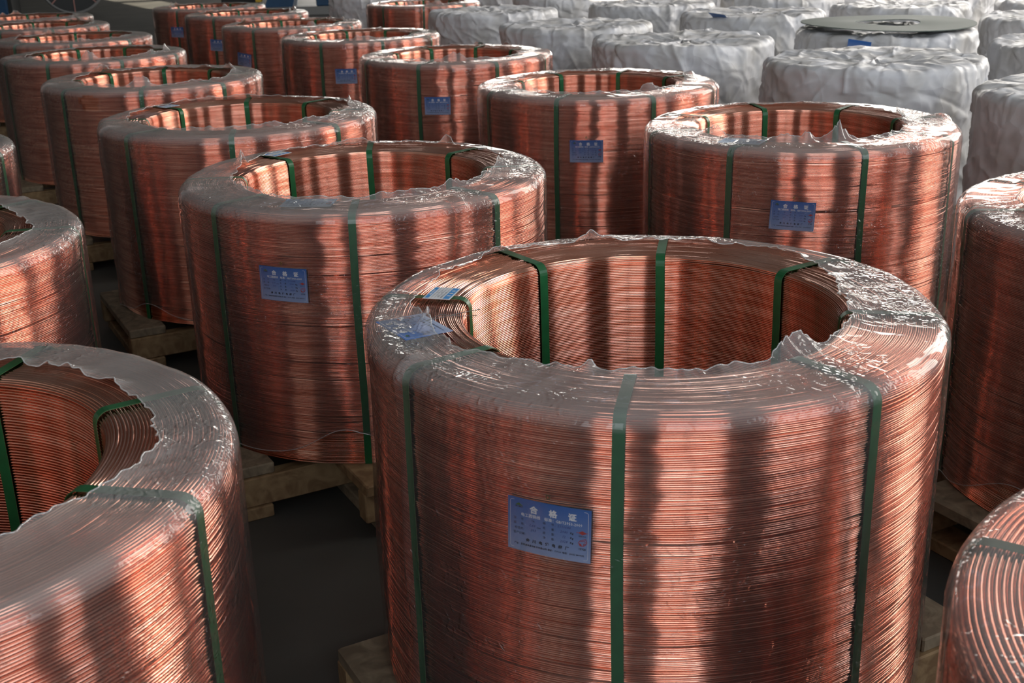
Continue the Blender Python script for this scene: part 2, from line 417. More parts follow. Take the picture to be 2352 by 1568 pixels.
def winding_mesh(seed, nu=128, pitch=0.0042):
    rng = np.random.default_rng(seed)
    n = int(S_END / pitch)
    sw = np.arange(n) * (S_END / n)
    d = S_END / n
    # per-wire random offsets, more on the outside and the top than inside
    inner = sw > S_TOP1 + RCI
    top = (sw > S_TOP0 - 0.01) & ~inner
    jit = rng.normal(0, 1, n) * np.where(inner, 0.00012, np.where(top, 0.0005, 0.0006))
    drop = np.where((rng.random(n) < 0.09) & ~inner & ~top, -rng.uniform(0.0008, 0.0028, n), 0)
    s = np.repeat(sw, 4) + np.tile([0, d * 0.24, d * 0.76, d], n)
    crest = np.tile([0.0, 1.0, 1.0, 0.0], n)
    off = np.repeat(jit + drop, 4) * crest + np.tile([-0.52 * d, 0.0, 0.0, -0.52 * d], n)
    inn = np.repeat(inner, 4).astype(float)[:, None]
    tp = np.repeat(top, 4).astype(float)[:, None]
    wid = np.repeat(np.arange(n), 4)[:, None] + 0.0
    cr_ = crest[:, None]
    th = np.linspace(0, 2 * np.pi, nu, endpoint=False)
    SS, TT = np.meshgrid(s, th, indexing='ij')
    cx, cy = np.cos(TT), np.sin(TT)
    k = seed * 7.3
    # wires wander along the wall and dip in and out
    wander = 0.006 * perlin(cx * 1.1 + k, cy * 1.1, SS * 5) + 0.0022 * perlin(cx * 4 + k, cy * 4, SS * 16)
    wander *= (1 - 0.93 * inn) * (1 - 0.6 * tp)
    bulge = 0.0022 * perlin(cx * 1.4 + k, cy * 1.4 + 3, SS * 22 + TT * 0) + 0.0014 * perlin(cx * 3.5, cy * 3.5 + k, SS * 45)
    wire_w = 0.0011 * cr_ * perlin(cx * 2.2, cy * 2.2, wid * 0.91 + k)
    off2 = off[:, None] + (bulge + wire_w) * (1 - 0.92 * inn) + cr_ * tp * 0.0005 * perlin(cx * 3, cy * 3, wid * 1.37 + k)
    r, z, nr, nz = path_at(np.clip(SS + wander, 0, S_END))
    r = r + nr * off2; z = z + nz * off2
    z = np.maximum(z, 0.0)
    P = np.stack([r * cx, r * cy, z], -1)
    keep = np.ones((4 * n, nu), bool); keep[3:-1:4] = False     # neighbouring wires only touch
    return grid_mesh('wire_winding', P, True, True, MT['copper'], keep)
WIND = [winding_mesh(k) for k in (1, 2, 3)] + [winding_mesh(4, 144, 0.0058), winding_mesh(5, 144, 0.0085)]

def strap_mesh(width=0.022, th=0.0011, off=0.0042):
    s = np.concatenate([np.linspace(0, HC - RCO, 14), np.linspace(HC - RCO, S_TOP0, 7)[1:], np.linspace(S_TOP0, S_TOP1, 5)[1:],
                        np.linspace(S_TOP1, S_TOP1 + RCI * math.pi / 2, 7)[1:], np.linspace(S_TOP1 + RCI * math.pi / 2, S_END, 12)[1:]])
    r, z, nr, nz = path_at(s)
    rows = []
    rr, zz = r + nr * off, z + nz * off
    wob = 0.0015 * np.sin(s * 9)
    for a, b in ((-width / 2, 0), (width / 2, 0), (width / 2, -th), (-width / 2, -th)):
        rows.append(np.stack([rr + nr * b, wob + a, np.maximum(zz + nz * b, 0.0005)], -1))
    P = np.stack(rows, 1)                              # (n, 4, 3)
    me = grid_mesh('strap', P, True, True, MT['strap'], smooth=False)
    return me
STRAP = strap_mesh()

def cover_fn(spec, rng, th):
    """film cover of the flat top by angle: list of (deg, cover) or a base value"""
    if isinstance(spec, list):
        d = np.array(sorted(spec)); a = np.concatenate([d[:, 0] - 360, d[:, 0], d[:, 0] + 360]); c = np.tile(d[:, 1], 3)
        cov = np.interp(np.degrees(th), a, c)
    else:
        k = rng.uniform(0, 90)
        cov = spec + 0.30 * perlin(np.cos(th) * 1.3 + k, np.sin(th) * 1.3, 0.5) + 0.14 * perlin(np.cos(th) * 4 + k, np.sin(th) * 4, 2.5)
    k = rng.uniform(0, 90)
    cov = cov + 0.07 * perlin(np.cos(th) * 9 + k, np.sin(th) * 9, 1.5) + 0.05 * perlin(np.cos(th) * 26 + k, np.sin(th) * 26, 4.5)
    return np.clip(cov, 0.16, 1.22)

def film_mesh(seed, spec=0.82, cols=320, flaps=None, folds=None, hole=None, ruffle=None):
    rng = np.random.default_rng(seed + 50)
    th = np.linspace(-np.pi, np.pi, cols, endpoint=False)
    cov = cover_fn(spec, rng, th)
    t_side = np.linspace(0.0, 1, 22); t_cor = np.linspace(0, 1, 6)[1:]; t_top = np.linspace(0, 1, 22)[1:]
    k = rng.uniform(0, 100)
    cx, cy = np.cos(th), np.sin(th)
    # foot hem of the film, wavy
    z0 = 0.012 + 0.03 * np.abs(perlin(cx * 2 + k, cy * 2, 7.7))
    if ruffle:
        for a, w, hgt in ruffle:
            z0 = z0 + hgt * np.exp(-(((np.degrees(th) - a + 180) % 360 - 180) / w) ** 2)
    rows_s, kind = [], []
    for tt in t_side: rows_s.append(z0 + (HC - RCO - z0) * tt); kind.append(0)
    for tt in t_cor: rows_s.append(np.full(cols, HC - RCO + (S_TOP0 - HC + RCO) * tt)); kind.append(1)
    for tt in t_top: rows_s.append(S_TOP0 + cov * TOPW * tt); kind.append(2)
    SS = np.stack(rows_s); kind = np.array(kind)
    r, z, nr, nz = path_at(np.minimum(SS, S_TOP1))
    over = np.maximum(SS - S_TOP1, 0); r = r - over          # film that reaches past the inner edge stays level
    CX, CY = cx[None, :], cy[None, :]
    side = (kind == 0)[:, None] * 1.0
    off = 0.0075 + 0.0035 * (perlin(CX * 3 + k, CY * 3, SS * 3) + 0.4) + 0.0018 * perlin(CX * 10, CY * 10 + k, SS * 6)
    tpos = (kind == 2)[:, None] * np.concatenate([np.zeros(len(t_side) + len(t_cor)), t_top])[:, None]
    crump = 1 - np.abs(perlin(CX * 9 + k, CY * 9, SS * 12)) * 2.2
    off = off + tpos * 0.007 * np.clip(crump, 0, 1) * np.clip(perlin(CX * 2 + k, CY * 2, 3.3) + 0.5, 0, 1)
    # long vertical pleats on the side wall
    deg = np.degrees(th)[None, :]
    folds = folds if folds is not None else [(a, rng.uniform(0.006, 0.014)) for a in rng.uniform(-180, 180, 3)]
    for a, hgt in folds:
        dd = (deg - a - 4 * perlin(SS * 4, k, a) + 180) % 360 - 180
        off = off + hgt * np.exp(-(dd / 1.1) ** 2) * np.where(kind[:, None] < 2, 1.0, np.clip(1 - 2 * tpos, 0, 1))
    # the loose edge curls up, with a few standing flaps
    lift = 0.010 * np.clip(perlin(cx * 5 + k, cy * 5, 8.8) + 0.25, 0, 1) + 0.008 * np.clip(perlin(cx * 17, cy * 17 + k, 1.8), 0, 1)
    flaps = flaps if flaps is not None else [(rng.uniform(-180, 180), rng.uniform(2.5, 6), rng.uniform(0.02, 0.055)) for _ in range(5)]
    for a, w, hgt in flaps:
        dd = (np.degrees(th) - a + 180) % 360 - 180
        lift = lift + hgt * np.exp(-(dd / w) ** 2) * (0.8 + 0.6 * perlin(cx * 30, cy * 30, a))
    z = z + nz * off + np.clip((tpos - 0.62) / 0.38, 0, 1) ** 1.6 * lift[None, :]
    r = r + nr * off
    P = np.stack([r * CX, r * CY, np.maximum(z, 0.004)], -1)
    keep = None
    if hole:
        a, zc, rad = hole
        dd = np.radians((deg - a + 180) % 360 - 180) * S
        H = SS - zc
        keep = ((dd / 1.25) ** 2 + H ** 2 > rad ** 2) | (kind[:, None] > 0)
    return grid_mesh('plastic_film', P, True, False, MT['film'], keep), P[-1], P[0]

# ------------------------------------------------------------------ certificate card and its print
CW, CH = 0.155, 0.104
def text_verts(body, size, x, y, bold=0.0, shear=0.0, align='CENTER', space=1.0):
    cu = bpy.data.curves.new('t', 'FONT'); cu.body = body; cu.size = size; cu.resolution_u = 1
    cu.align_x = align; cu.align_y = 'CENTER'; cu.offset = bold; cu.shear = shear; cu.space_character = space
    ob = bpy.data.objects.new('t', cu); COL.objects.link(ob)
    bpy.context.view_layer.update()
    me = bpy.data.meshes.new_from_object(ob.evaluated_get(bpy.context.evaluated_depsgraph_get()))
    vs = [(v.co.x + x, v.co.y + y) for v in me.vertices]; fs = [tuple(p.vertices) for p in me.polygons]
    bpy.data.objects.remove(ob); bpy.data.curves.remove(cu); bpy.data.meshes.remove(me)
    return vs, fs
class Flat:
    def __init__(self): self.v, self.f = [], []
    def add(self, vf):
        b = len(self.v); self.v += vf[0]; self.f += [tuple(b + k for k in f) for f in vf[1]]
    def text(self, *a, **k): self.add(text_verts(*a, **k))
    def rect(self, x0, y0, x1, y1): self.add(([(x0, y0), (x1, y0), (x1, y1), (x0, y1)], [(0, 1, 2, 3)]))
    def poly(self, pts): self.add((list(pts), [tuple(range(len(pts)))]))
    def line(self, pts, w):
        for (xa, ya), (xb, yb) in zip(pts, pts[1:]):
            dx, dy = xb - xa, yb - ya; L = math.hypot(dx, dy) or 1; nx, ny = -dy / L * w / 2, dx / L * w / 2
            self.add(([(xa + nx, ya + ny), (xa - nx, ya - ny), (xb - nx, yb - ny), (xb + nx, yb + ny)], [(0, 1, 2, 3)]))

def rounded(x0, y0, x1, y1, r, n=4):
    pts = []
    for cx, cy, a0 in ((x1 - r, y1 - r, 0), (x0 + r, y1 - r, 90), (x0 + r, y0 + r, 180), (x1 - r, y0 + r, 270)):
        pts += [(cx + r * math.cos(math.radians(a0 + 90 * k / n)), cy + r * math.sin(math.radians(a0 + 90 * k / n))) for k in range(n + 1)]
    return pts + pts[:1]

wht, blk, inkp, redp, grn = Flat(), Flat(), Flat(), Flat(), Flat()
wht.line(rounded(-.0725, -.047, .0725, .047, .004), 0.0006)
for ch, x in (('合', -.027), ('格', .009), ('证', .044)): wht.text(ch, .0150, x, .0330, bold=.0006)
wht.text('电工圆铜线', .0074, -.033, .0205, bold=.0001); wht.text('标准：', .0074, .004, .0205, bold=.0001)
wht.text('GB/T3953-2009', .0074, .038, .0205, bold=.0001)
rowy = [.0115, .0020, -.0075, -.0170]
for a, b, y in (('型', '号：', rowy[0]), ('规', '格：', rowy[1])):
    blk.text(a, .0056, -.063, y); blk.text(b, .0056, -.046, y)
blk.text('检验员：', .0056, -.0525, rowy[2]); blk.text('生产日期：', .0056, -.0525, rowy[3])
blk.text('TR', .0056, -.028, rowy[0]); blk.text('mm', .0050, -.017, rowy[1] - .001)
for a, y in (('编', rowy[0]), ('毛', rowy[1]), ('皮', rowy[2]), ('净', rowy[3])): blk.text(a, .0056, -.007, y + .0012)
for a, y in (('号：', rowy[0]), ('重：', rowy[1]), ('重：', rowy[2]), ('重：', rowy[3])): blk.text(a, .0056, .0115, y + .0012)
for y in rowy[1:]: blk.text('Kg', .0054, .0435, y + .0008, bold=.0002)
for k, ch in enumerate('金川电线电缆厂'): blk.text(ch, .0070, -.038 + k * .0122, -.0285, bold=.0003)
blk.text('厂址：甘肃省金昌市新华东路68号', .0042, -.033, -.0385, bold=.0001); blk.text('邮编：737100', .0042, .0125, -.0385, bold=.0001)
blk.text('电话：(0935) 8809202', .0042, .0465, -.0385, bold=.0001)
blk.text('15Y25', .0052, .0625, -.0255, bold=.0002); blk.text('国家免检', .0034, .0625, -.0005)
for body, x, y in (('2.60', -.030, rowy[1]), ('203', -.028, rowy[2]), ('2110644', .029, rowy[0]), ('2040', .029, rowy[1]), ('12', .029, rowy[2]), ('2028', .029, rowy[3])):
    inkp.text(body, .0068, x, y + .001, shear=.25)
redp.poly([(.0545, .0065), (.0625, .0105), (.0705, .0065), (.0625, .0025)])
redp.line([(.052, .0065), (.0545, .0065)], .0012); redp.line([(.0705, .0065), (.073, .0065)], .0012)
fl = [(.0555, -.0130), (.0590, -.0085), (.0685, -.0050), (.0705, -.0120), (.0680, -.0165), (.0640, -.0195), (.0585, -.0190), (.0555, -.0130)]
redp.line(fl, .0011); redp.poly([(.0565, -.0140), (.0600, -.0145), (.0625, -.0190), (.0585, -.0190)])
redp.line([(.0590, -.0105), (.0660, -.0090), (.0690, -.0120)], .0010); redp.line([(.0640, -.0185), (.0655, -.0135)], .0010)
redp.line([(.0655, -.0135), (.0680, -.0140), (.0668, -.0160), (.0645, -.0160)], .0009)
grn.poly([(-.063, .0375), (-.0555, .0430), (-.0525, .0405), (-.0475, .0375)])
blk.text('金川集团', .0036, -.0555, .0350, bold=.0001)

def curved(flat, off):
    R = S + off
    return [(R * math.cos(x / S), R * math.sin(x / S), y) for x, y in flat.v]
def card_grid(w, h, off, n=12):
    vs = [((S + off) * math.cos(x / S), (S + off) * math.sin(x / S), y) for y in (-h / 2, h / 2) for x in np.linspace(-w / 2, w / 2, n)]
    return vs, [(k, k + 1, n + k + 1, n + k) for k in range(n - 1)]
def raw_mesh(name, vs, fs, mat):
    me = bpy.data.meshes.new(name); me.from_pydata(vs, [], fs); me.materials.append(mat); me.update(); return me
def slab_card(w, h, off, n=12, th=0.0006):
    a, fa = card_grid(w, h, off, n); b, _ = card_grid(w, h, off - th, n); m = 2 * n
    fs = fa + [tuple(reversed([m + k for k in q])) for q in fa]
    ring = list(range(n)) + [2 * n - 1 - k for k in range(n)]
    fs += [(ring[k], ring[(k + 1) % m] , m + ring[(k + 1) % m], m + ring[k]) for k in range(m)]
    return a + b, fs
CARD_OFF = 0.0055
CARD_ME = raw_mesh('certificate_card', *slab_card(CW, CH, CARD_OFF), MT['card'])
PRINTS = [('lettering', wht, 'white'), ('lettering', blk, 'black'), ('handwriting', inkp, 'ink'), ('logo', redp, 'red'), ('logo', grn, 'green')]
PRINT_ME = [(n, raw_mesh(n, curved(fl_, CARD_OFF + 0.0004), fl_.f, MT[m])) for n, fl_, m in PRINTS]
sl = []
for x, y in [(-.084, -.058), (.084, -.058), (.084, .057), (.045, .072), (.008, .078), (-.008, .078), (-.045, .072), (-.084, .057)]:
    sl.append(((S + CARD_OFF + .0012) * math.cos(x / S), (S + CARD_OFF + .0012) * math.sin(x / S), y))
slv = MB()
xs = [-.084, -.06, -.03, 0, .03, .06, .084]; tops = [.057, .066, .075, .079, .075, .066, .057]
for k in range(6):
    q = []
    for x, y in ((xs[k], -.058), (xs[k + 1], -.058), (xs[k + 1], tops[k + 1]), (xs[k], tops[k])):
        q.append(((S + CARD_OFF + .0012) * math.cos(x / S), (S + CARD_OFF + .0012) * math.sin(x / S), y))
    slv.add(q, [(0, 1, 2, 3)])
SLEEVE_ME = slv.mesh('card_sleeve', MT['sleeve'])
ey = MB()
for k in range(12):
    a0, a1 = 2 * math.pi * k / 12, 2 * math.pi * (k + 1) / 12
    q = [(S + CARD_OFF + .002, r * math.cos(a), .066 + r * math.sin(a)) for r, a in ((.0022, a0), (.0045, a0), (.0045, a1), (.0022, a1))]
    ey.add(q, [(0, 1, 2, 3)])
EYELET_ME = ey.mesh('eyelet', MT['brass'])

def side_card(root, deg, z, tilt=0.0, full=True):
    c = link('certificate_card', CARD_ME, root)
    c.rotation_euler = (0, 0, math.radians(deg)); c.location = (0, 0, z)
    c['label'] = 'blue certificate card with white title lettering'
    if tilt:
        m = Matrix.Translation((S, 0, 0)) @ Matrix.Rotation(math.radians(tilt), 4, 'X') @ Matrix.Translation((-S, 0, 0))
        c.matrix_local = Matrix.Translation((0, 0, z)) @ Matrix.Rotation(math.radians(deg), 4, 'Z') @ m
    for n, me in PRINT_ME: link(n, me, c)['kind'] = 'stuff'
    if full: link('card_sleeve', SLEEVE_ME, c); link('eyelet', EYELET_ME, c)
    return c

# flat cards lying on a coil top
FLATC = MB(); FLATC.box(-CW / 2, CW / 2, -CH / 2, CH / 2, 0, 0.0007)
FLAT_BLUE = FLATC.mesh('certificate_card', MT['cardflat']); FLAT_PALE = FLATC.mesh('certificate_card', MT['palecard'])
FLAT_PRINT = [(n, raw_mesh(n, [(x, y, .0011) for x, y in fl_.v], fl_.f, MT[m])) for n, fl_, m in PRINTS]
def top_card(root, deg, r, rot, mat='blue', z=HC + 0.0075, tilt=(0, 0)):
    c = link('certificate_card', FLAT_BLUE if mat == 'blue' else FLAT_PALE, root)
    a = math.radians(deg); c.location = (r * S * math.cos(a), r * S * math.sin(a), z)
    c.rotation_euler = (tilt[0], tilt[1], math.radians(rot))
    c['label'] = 'blue card lying on the coil top under the film'
    for n, me in FLAT_PRINT: link(n, me, c)['kind'] = 'stuff'
    return c
def white_tag(root, deg, r, rot, w=0.085, h=0.062, z=HC + 0.0085):
    m = MB(); m.box(-w / 2, w / 2, -h / 2, h / 2, 0, .0007)
    c = m.build('paper_tag', MT['paper'], root); a = math.radians(deg)
    c.location = (r * S * math.cos(a), r * S * math.sin(a), z); c.rotation_euler = (0, 0, math.radians(rot))
    c['label'] = 'white paper tag with blue bands'
    fb = Flat(); fb.rect(-w / 2 + .004, h / 2 - .017, w / 2 - .004, h / 2 - .003); fb.rect(-w / 2 + .004, -h / 2 + .003, w / 2 - .004, -h / 2 + .012)
    link('printed_band', raw_mesh('printed_band', [(x, y, .0010) for x, y in fb.v], fb.f, MT['bandblue']), c)['kind'] = 'stuff'
    fw = Flat()
    for ch, x in (('合', -.018), ('格', 0), ('证', .018)): fw.text(ch, .0085, x, h / 2 - .010, bold=.0003)
    fw.text('金川电线电缆厂', .0060, 0, -h / 2 + .0075, bold=.0002)
    link('lettering', raw_mesh('lettering', [(x, y, .0013) for x, y in fw.v], fw.f, MT['white']), c)['kind'] = 'stuff'
    fk = Flat()
    for k in range(4): fk.line([(-w / 2 + .006, h / 2 - .022 - k * .0075), (w / 2 - .006, h / 2 - .022 - k * .0075)], .0005)
    for x in (-.016, .012): fk.line([(x, h / 2 - .019), (x, -h / 2 + .014)], .0005)
    for body, x, y in (('TR', -.003, .0075), ('2.60', -.003, -.001), ('2110644', .022, .0075), ('203', .022, -.001), ('12', -.003, -.010)): fk.text(body, .0068, x, y, shear=.2)
    link('handwriting', raw_mesh('handwriting', [(x, y, .0012) for x, y in fk.v], fk.f, MT['black']), c)['kind'] = 'stuff'
    return c

# ------------------------------------------------------------------ pallets
def board_mesh(name, L, W_, T, mat, along_x):
    m = MB()
    if along_x: m.box(-L / 2, L / 2, -W_ / 2, W_ / 2, 0, T, 0.004)
    else: m.box(-W_ / 2, W_ / 2, -L / 2, L / 2, 0, T, 0.004)
    return m.mesh(name, mat)
# local x = e2 (across the row), local y = e1 (along the row)
TP, TS_, TK = 0.036, 0.096, 0.042
B = {'plank_short': board_mesh('deck_plank', 0.66, 0.15, TP, MT['wood2'], False), 'plank_long': board_mesh('deck_plank', 1.30, 0.14, TP, MT['wood'], False),
     'beam_long': board_mesh('stringer', 1.32, 0.06, TS_, MT['wood'], True), 'beam_short': board_mesh('stringer', 0.66, 0.06, TS_, MT['wood'], True),
     'skid_short': board_mesh('skid', 0.70, 0.11, TK, MT['wood'], False), 'skid_long': board_mesh('skid', 1.30, 0.10, TK, MT['wood2'], False)}
def pallet(x, y, label, group='wooden pallets under the coils'):
    root = empty('wooden_pallet', (x, y, 0), HALL_ROT)
    tag(root, label, 'pallet', group)
    def put(n, key, px, py, z):
        o = link(n, B[key], root); o.location = (px, py, z); return o
    oy = -0.045
    for px in (-0.585, 0.585):
        put('deck_plank', 'plank_short', px, oy, TK + TS_); put('skid', 'skid_short', px, oy, 0)
    for px in (-0.26, 0.0, 0.26):
        put('deck_plank', 'plank_long', px, oy, TK + TS_)
    for px in (-0.24, 0.24): put('skid', 'skid_long', px, oy, 0)
    for py in (-0.31, 0.31): put('stringer', 'beam_long', 0, oy + py, TK)
    for py in (-0.60, 0.60): put('stringer', 'beam_short', 0, oy + py, TK)
    return root

# ------------------------------------------------------------------ copper coils
random.seed(3)
def coil(x, y, strap0, seed, label, short, cards=(), spec=0.82, cols=320, wind=None, **film):
    px, py = x * S, y * S
    pallet(px, py, 'wooden pallet under the ' + short)
    root = empty('copper_wire_coil', (px, py, PALLET_H))
    tag(root, label, 'wire coil', 'copper wire coils standing in rows on pallets')
    w = link('wire_winding', WIND[seed % 3 if wind is None else wind], root); w.rotation_euler = (0, 0, seed * 1.7); w['kind'] = 'stuff'
    for k in range(8):
        o = link('strap', STRAP, root)
        o.rotation_euler = (0, 0, math.radians(strap0 + 45 * k + random.uniform(-1.2, 1.2)))
    fme, edge, hem = film_mesh(seed, spec, cols, **film)
    fo = link('plastic_film', fme, root)
    for pts, on in ((edge, cols >= 200), (hem, bool(film.get('ruffle')))):
        if on:
            m = MB(); m.tube([Vector(p) for p in pts] + [Vector(pts[0])], 0.0013, 5); m.build('film_edge_glint', MT['edge'], fo, True)
    fo['label'] = 'clear wrinkled plastic film, torn open over the hole'
    for c in cards: side_card(root, *c)
    return root

ZC_ = lambda v: HC + v * S
A = coil(.491, 4.001, -101, 1, 'copper wire coil with white tag on its green strap and loose wrinkled film flaps', 'coil with the white tag', [(-113.4, ZC_(-.379), -1.5)],
    spec=[(80, .36), (104, .30), (125, .30), (145, .34), (162, .42), (178, .42), (-170, .62), (-160, .60), (-148, .58), (-135, .80), (-118, 1.0), (-101, 1.02), (-70, 1.02), (-58, 1.14), (-48, 1.12), (-30, 1.0), (-12, 1.08), (5, 1.02), (20, .80), (33, .50), (50, .34), (65, .30)],
    cols=520, flaps=[(100, 2.5, .030), (82, 4, .012), (-52, 4, .030), (-60, 3, .028), (-165, 5, .03), (-8, 8, .012), (-112, 1.2, .02), (128, 3, .015)], folds=[(-146, .012), (-60, .003)])
white_tag(A, 166.5, .765, 254)
top_card(A, -167, .845, 118, 'blue', tilt=(0.0, 0.04))
wt = MB()
for pts in ([(-.47, -.10, HC + .014), (-.44, -.085, HC + .022), (-.40, -.068, HC + .012), (-.365, -.06, HC + .010)], [(-.47, -.105, HC + .016), (-.43, -.08, HC + .016), (-.395, -.05, HC + .014), (-.36, -.025, HC + .012)]):
    wt.tube(pts, .0009, 5)
wt.build('tie_wire', MT['steelwire'], A)
Bc = coil(-.797, 6.555, -87, 2, 'copper wire coil with bunched film hem at its foot and pale card on top', 'coil with the bunched film hem', [(-108.7, ZC_(-.353), -1.0)],
    spec=[(90, .35), (120, .25), (140, .35), (160, .75), (175, .85), (-160, .9), (-135, .95), (-104, 1.0), (-80, 1.02), (-60, 1.05), (-30, 1.0), (-5, .9), (10, .62), (30, .4), (60, .35)],
    cols=420, flaps=[(165, 3, .06), (60, 3, .035), (100, 6, .012), (-42, 4, .02), (2, 4, .03)], folds=[(-55, .012), (-155, .010)], ruffle=[(-92, 13, .10), (-68, 8, .03)])
top_card(Bc, -104, .80, -5, 'pale'); white_tag(Bc, 135, .84, 235, z=HC + .009)
Ec = coil(1.924, 7.801, -127, 3, 'copper wire coil with a curled film flap standing over its front rim and pale card', 'coil with the curled film flap', [(-104.3, ZC_(-.376), -2.5)],
    spec=[(90, .4), (140, .45), (170, .6), (-160, .95), (-130, 1.0), (-90, 1.1), (-70, 1.05), (-30, 1.12), (0, 1.1), (30, .8), (60, .45)], cols=420,
    flaps=[(-84, 5, .055), (-110, 5, .02), (-150, 6, .025), (10, 6, .03), (-100, 3, .03)], folds=[(3, .016), (-150, .008)])
top_card(Ec, -128, .80, -28, 'pale')
coil(.773, 10.179, -112, 4, 'blue-carded copper wire coil between the curled-flap coil and the knotted-film one', 'coil next past the curled-flap coil', [(-98.8, ZC_(-.394), 0)], spec=.9, cols=300,
    flaps=[(40, 6, .02), (-150, 7, .03), (15, 6, .03), (-60, 4, .03), (140, 5, .02)])
coil(-.525, 12.850, -109, 5, 'blue-carded copper wire coil third from the curled-flap coil in its row', 'third coil from the curled-flap one', [(-98.7, ZC_(-.393), 0, False)], spec=.88, cols=240,
    flaps=[(-88, 8, .05), (-150, 6, .03), (40, 5, .03), (70, 5, .03)])
coil(-1.824, 15.488, -113, 6, 'blue-carded copper wire coil fourth from the curled-flap coil in its row', 'fourth coil from the curled-flap one', [(-94.8, ZC_(-.386), 0, False)], spec=.85, cols=200)
coil(-3.072, 17.765, -113, 7, 'blue-carded copper wire coil fifth from the curled-flap coil, card hanging askew by a strap', 'fifth coil from the curled-flap one', [(-124, ZC_(-.407), -6, False)], spec=.7, cols=200)
coil(-4.246, 20.328, -111, 8, 'blue-carded copper wire coil sixth from the curled-flap coil in its row', 'sixth coil from the curled-flap one', [(-108.2, ZC_(-.416), -3, False)], spec=.8, cols=200)
coil(-5.370, 22.495, -111, 9, 'blue-carded copper wire coil last in the curled-flap row, facing the open floor', 'last coil of the curled-flap row', [(-113, ZC_(-.367), 0, False)], spec=.8, cols=200)
Dc = coil(-1.984, 8.879, -127, 10, 'copper wire coil without side card, its pallet plank jutting out, next to bunched-hem coil', 'coil next past the bunched-hem one', [],
    spec=[(90, .3), (120, .25), (150, .3), (175, .5), (-160, .65), (-130, .85), (-100, 1.0), (-60, 1.0), (-30, .95), (-10, .75), (15, .5), (45, .35)], cols=320,
    flaps=[(118, 7, .015), (20, 4, .04), (-60, 5, .012), (100, 6, .012)], folds=[(-150, .014), (-175, .006)], ruffle=[(-125, 12, .05)])
white_tag(Dc, 143, .82, 235)
coil(-3.335, 11.458, -127, 11, 'copper wire coil with an oval hole torn in its side film', 'coil with the hole in its film', [], spec=.85, cols=360,
    flaps=[(-82, 6, .055), (150, 8, .045), (30, 5, .03), (60, 5, .02), (5, 8, .02)], folds=[(-148, .014)], hole=(-108.4, ZC_(-.115), .048))
coil(-4.693, 13.942, -101, 12, 'copper wire coil right past the one with a hole in its film', 'coil past the holed-film coil', [], spec=.85, cols=240, folds=[(-160, .012)])
coil(-5.738, 16.290, -118, 13, 'copper wire coil two past the one with a hole in its film', 'coil two past the holed-film coil', [], spec=.85, cols=200)
coil(-7.077, 18.720, -105, 14, 'copper wire coil three past the one with a hole in its film', 'coil three past the holed-film coil', [], spec=.8, cols=200)
coil(-7.990, 20.757, -110, 15, 'copper wire coil closest to the black cable reel', 'coil closest to the black reel', [], spec=.8, cols=200)
coil(-1.756, 2.787, -12, 16, 'copper wire coil with half-torn film baring many top rings, across the dark floor gap', 'half-bared coil', [], wind=3,
    spec=[(75, .70), (60, .80), (48, .74), (33, .68), (15, .60), (3, .52), (-8, .68), (-20, .86), (-35, .92), (-50, .95), (-80, .9), (150, .7)], cols=520,
    flaps=[(62, 6, .022), (45, 5, .01), (5, 4, .012), (-45, 6, .02)], folds=[(-52, .012), (-15, .003)])
coil(-3.009, 5.255, 10, 17, 'copper wire coil with shiny taut film, next past the half-bared coil', 'coil next past the half-bared one', [], spec=.72, cols=320, folds=[(-40, .01), (60, .006)])
coil(-4.25, 7.60, 0, 18, 'copper wire coil two past the half-bared coil in its row', 'coil two past the half-bared one', [], spec=.9, cols=240, folds=[(-20, .008)])
coil(3.10, 5.20, 175, 19, 'copper wire coil in taut glossy film gathered to a point at one strap', 'coil with gathered glossy film', [],
    spec=[(180, .85), (150, .8), (120, .75), (-150, 1.0), (-100, 1.05), (0, 1.0), (60, .8)], cols=400, folds=[(178, .012), (165, .005)], ruffle=[(-150, 14, .10)])
coil(1.82, 1.74, 147, 20, 'copper wire coil with thick bare rings on a sagging shoulder near the white-tagged coil', 'coil with rings bared on its shoulder', [], wind=4, spec=[(150, .95), (-150, .9), (100, .9), (0, .9), (60, .9)], cols=420,
    flaps=[(150, 3, .01)], folds=[(120, .004)])
coil(-1.417, 21.831, -131, 21, 'copper wire coil standing among the white wrapped coils', 'coil among wrapped coils', [], spec=.8, cols=200)

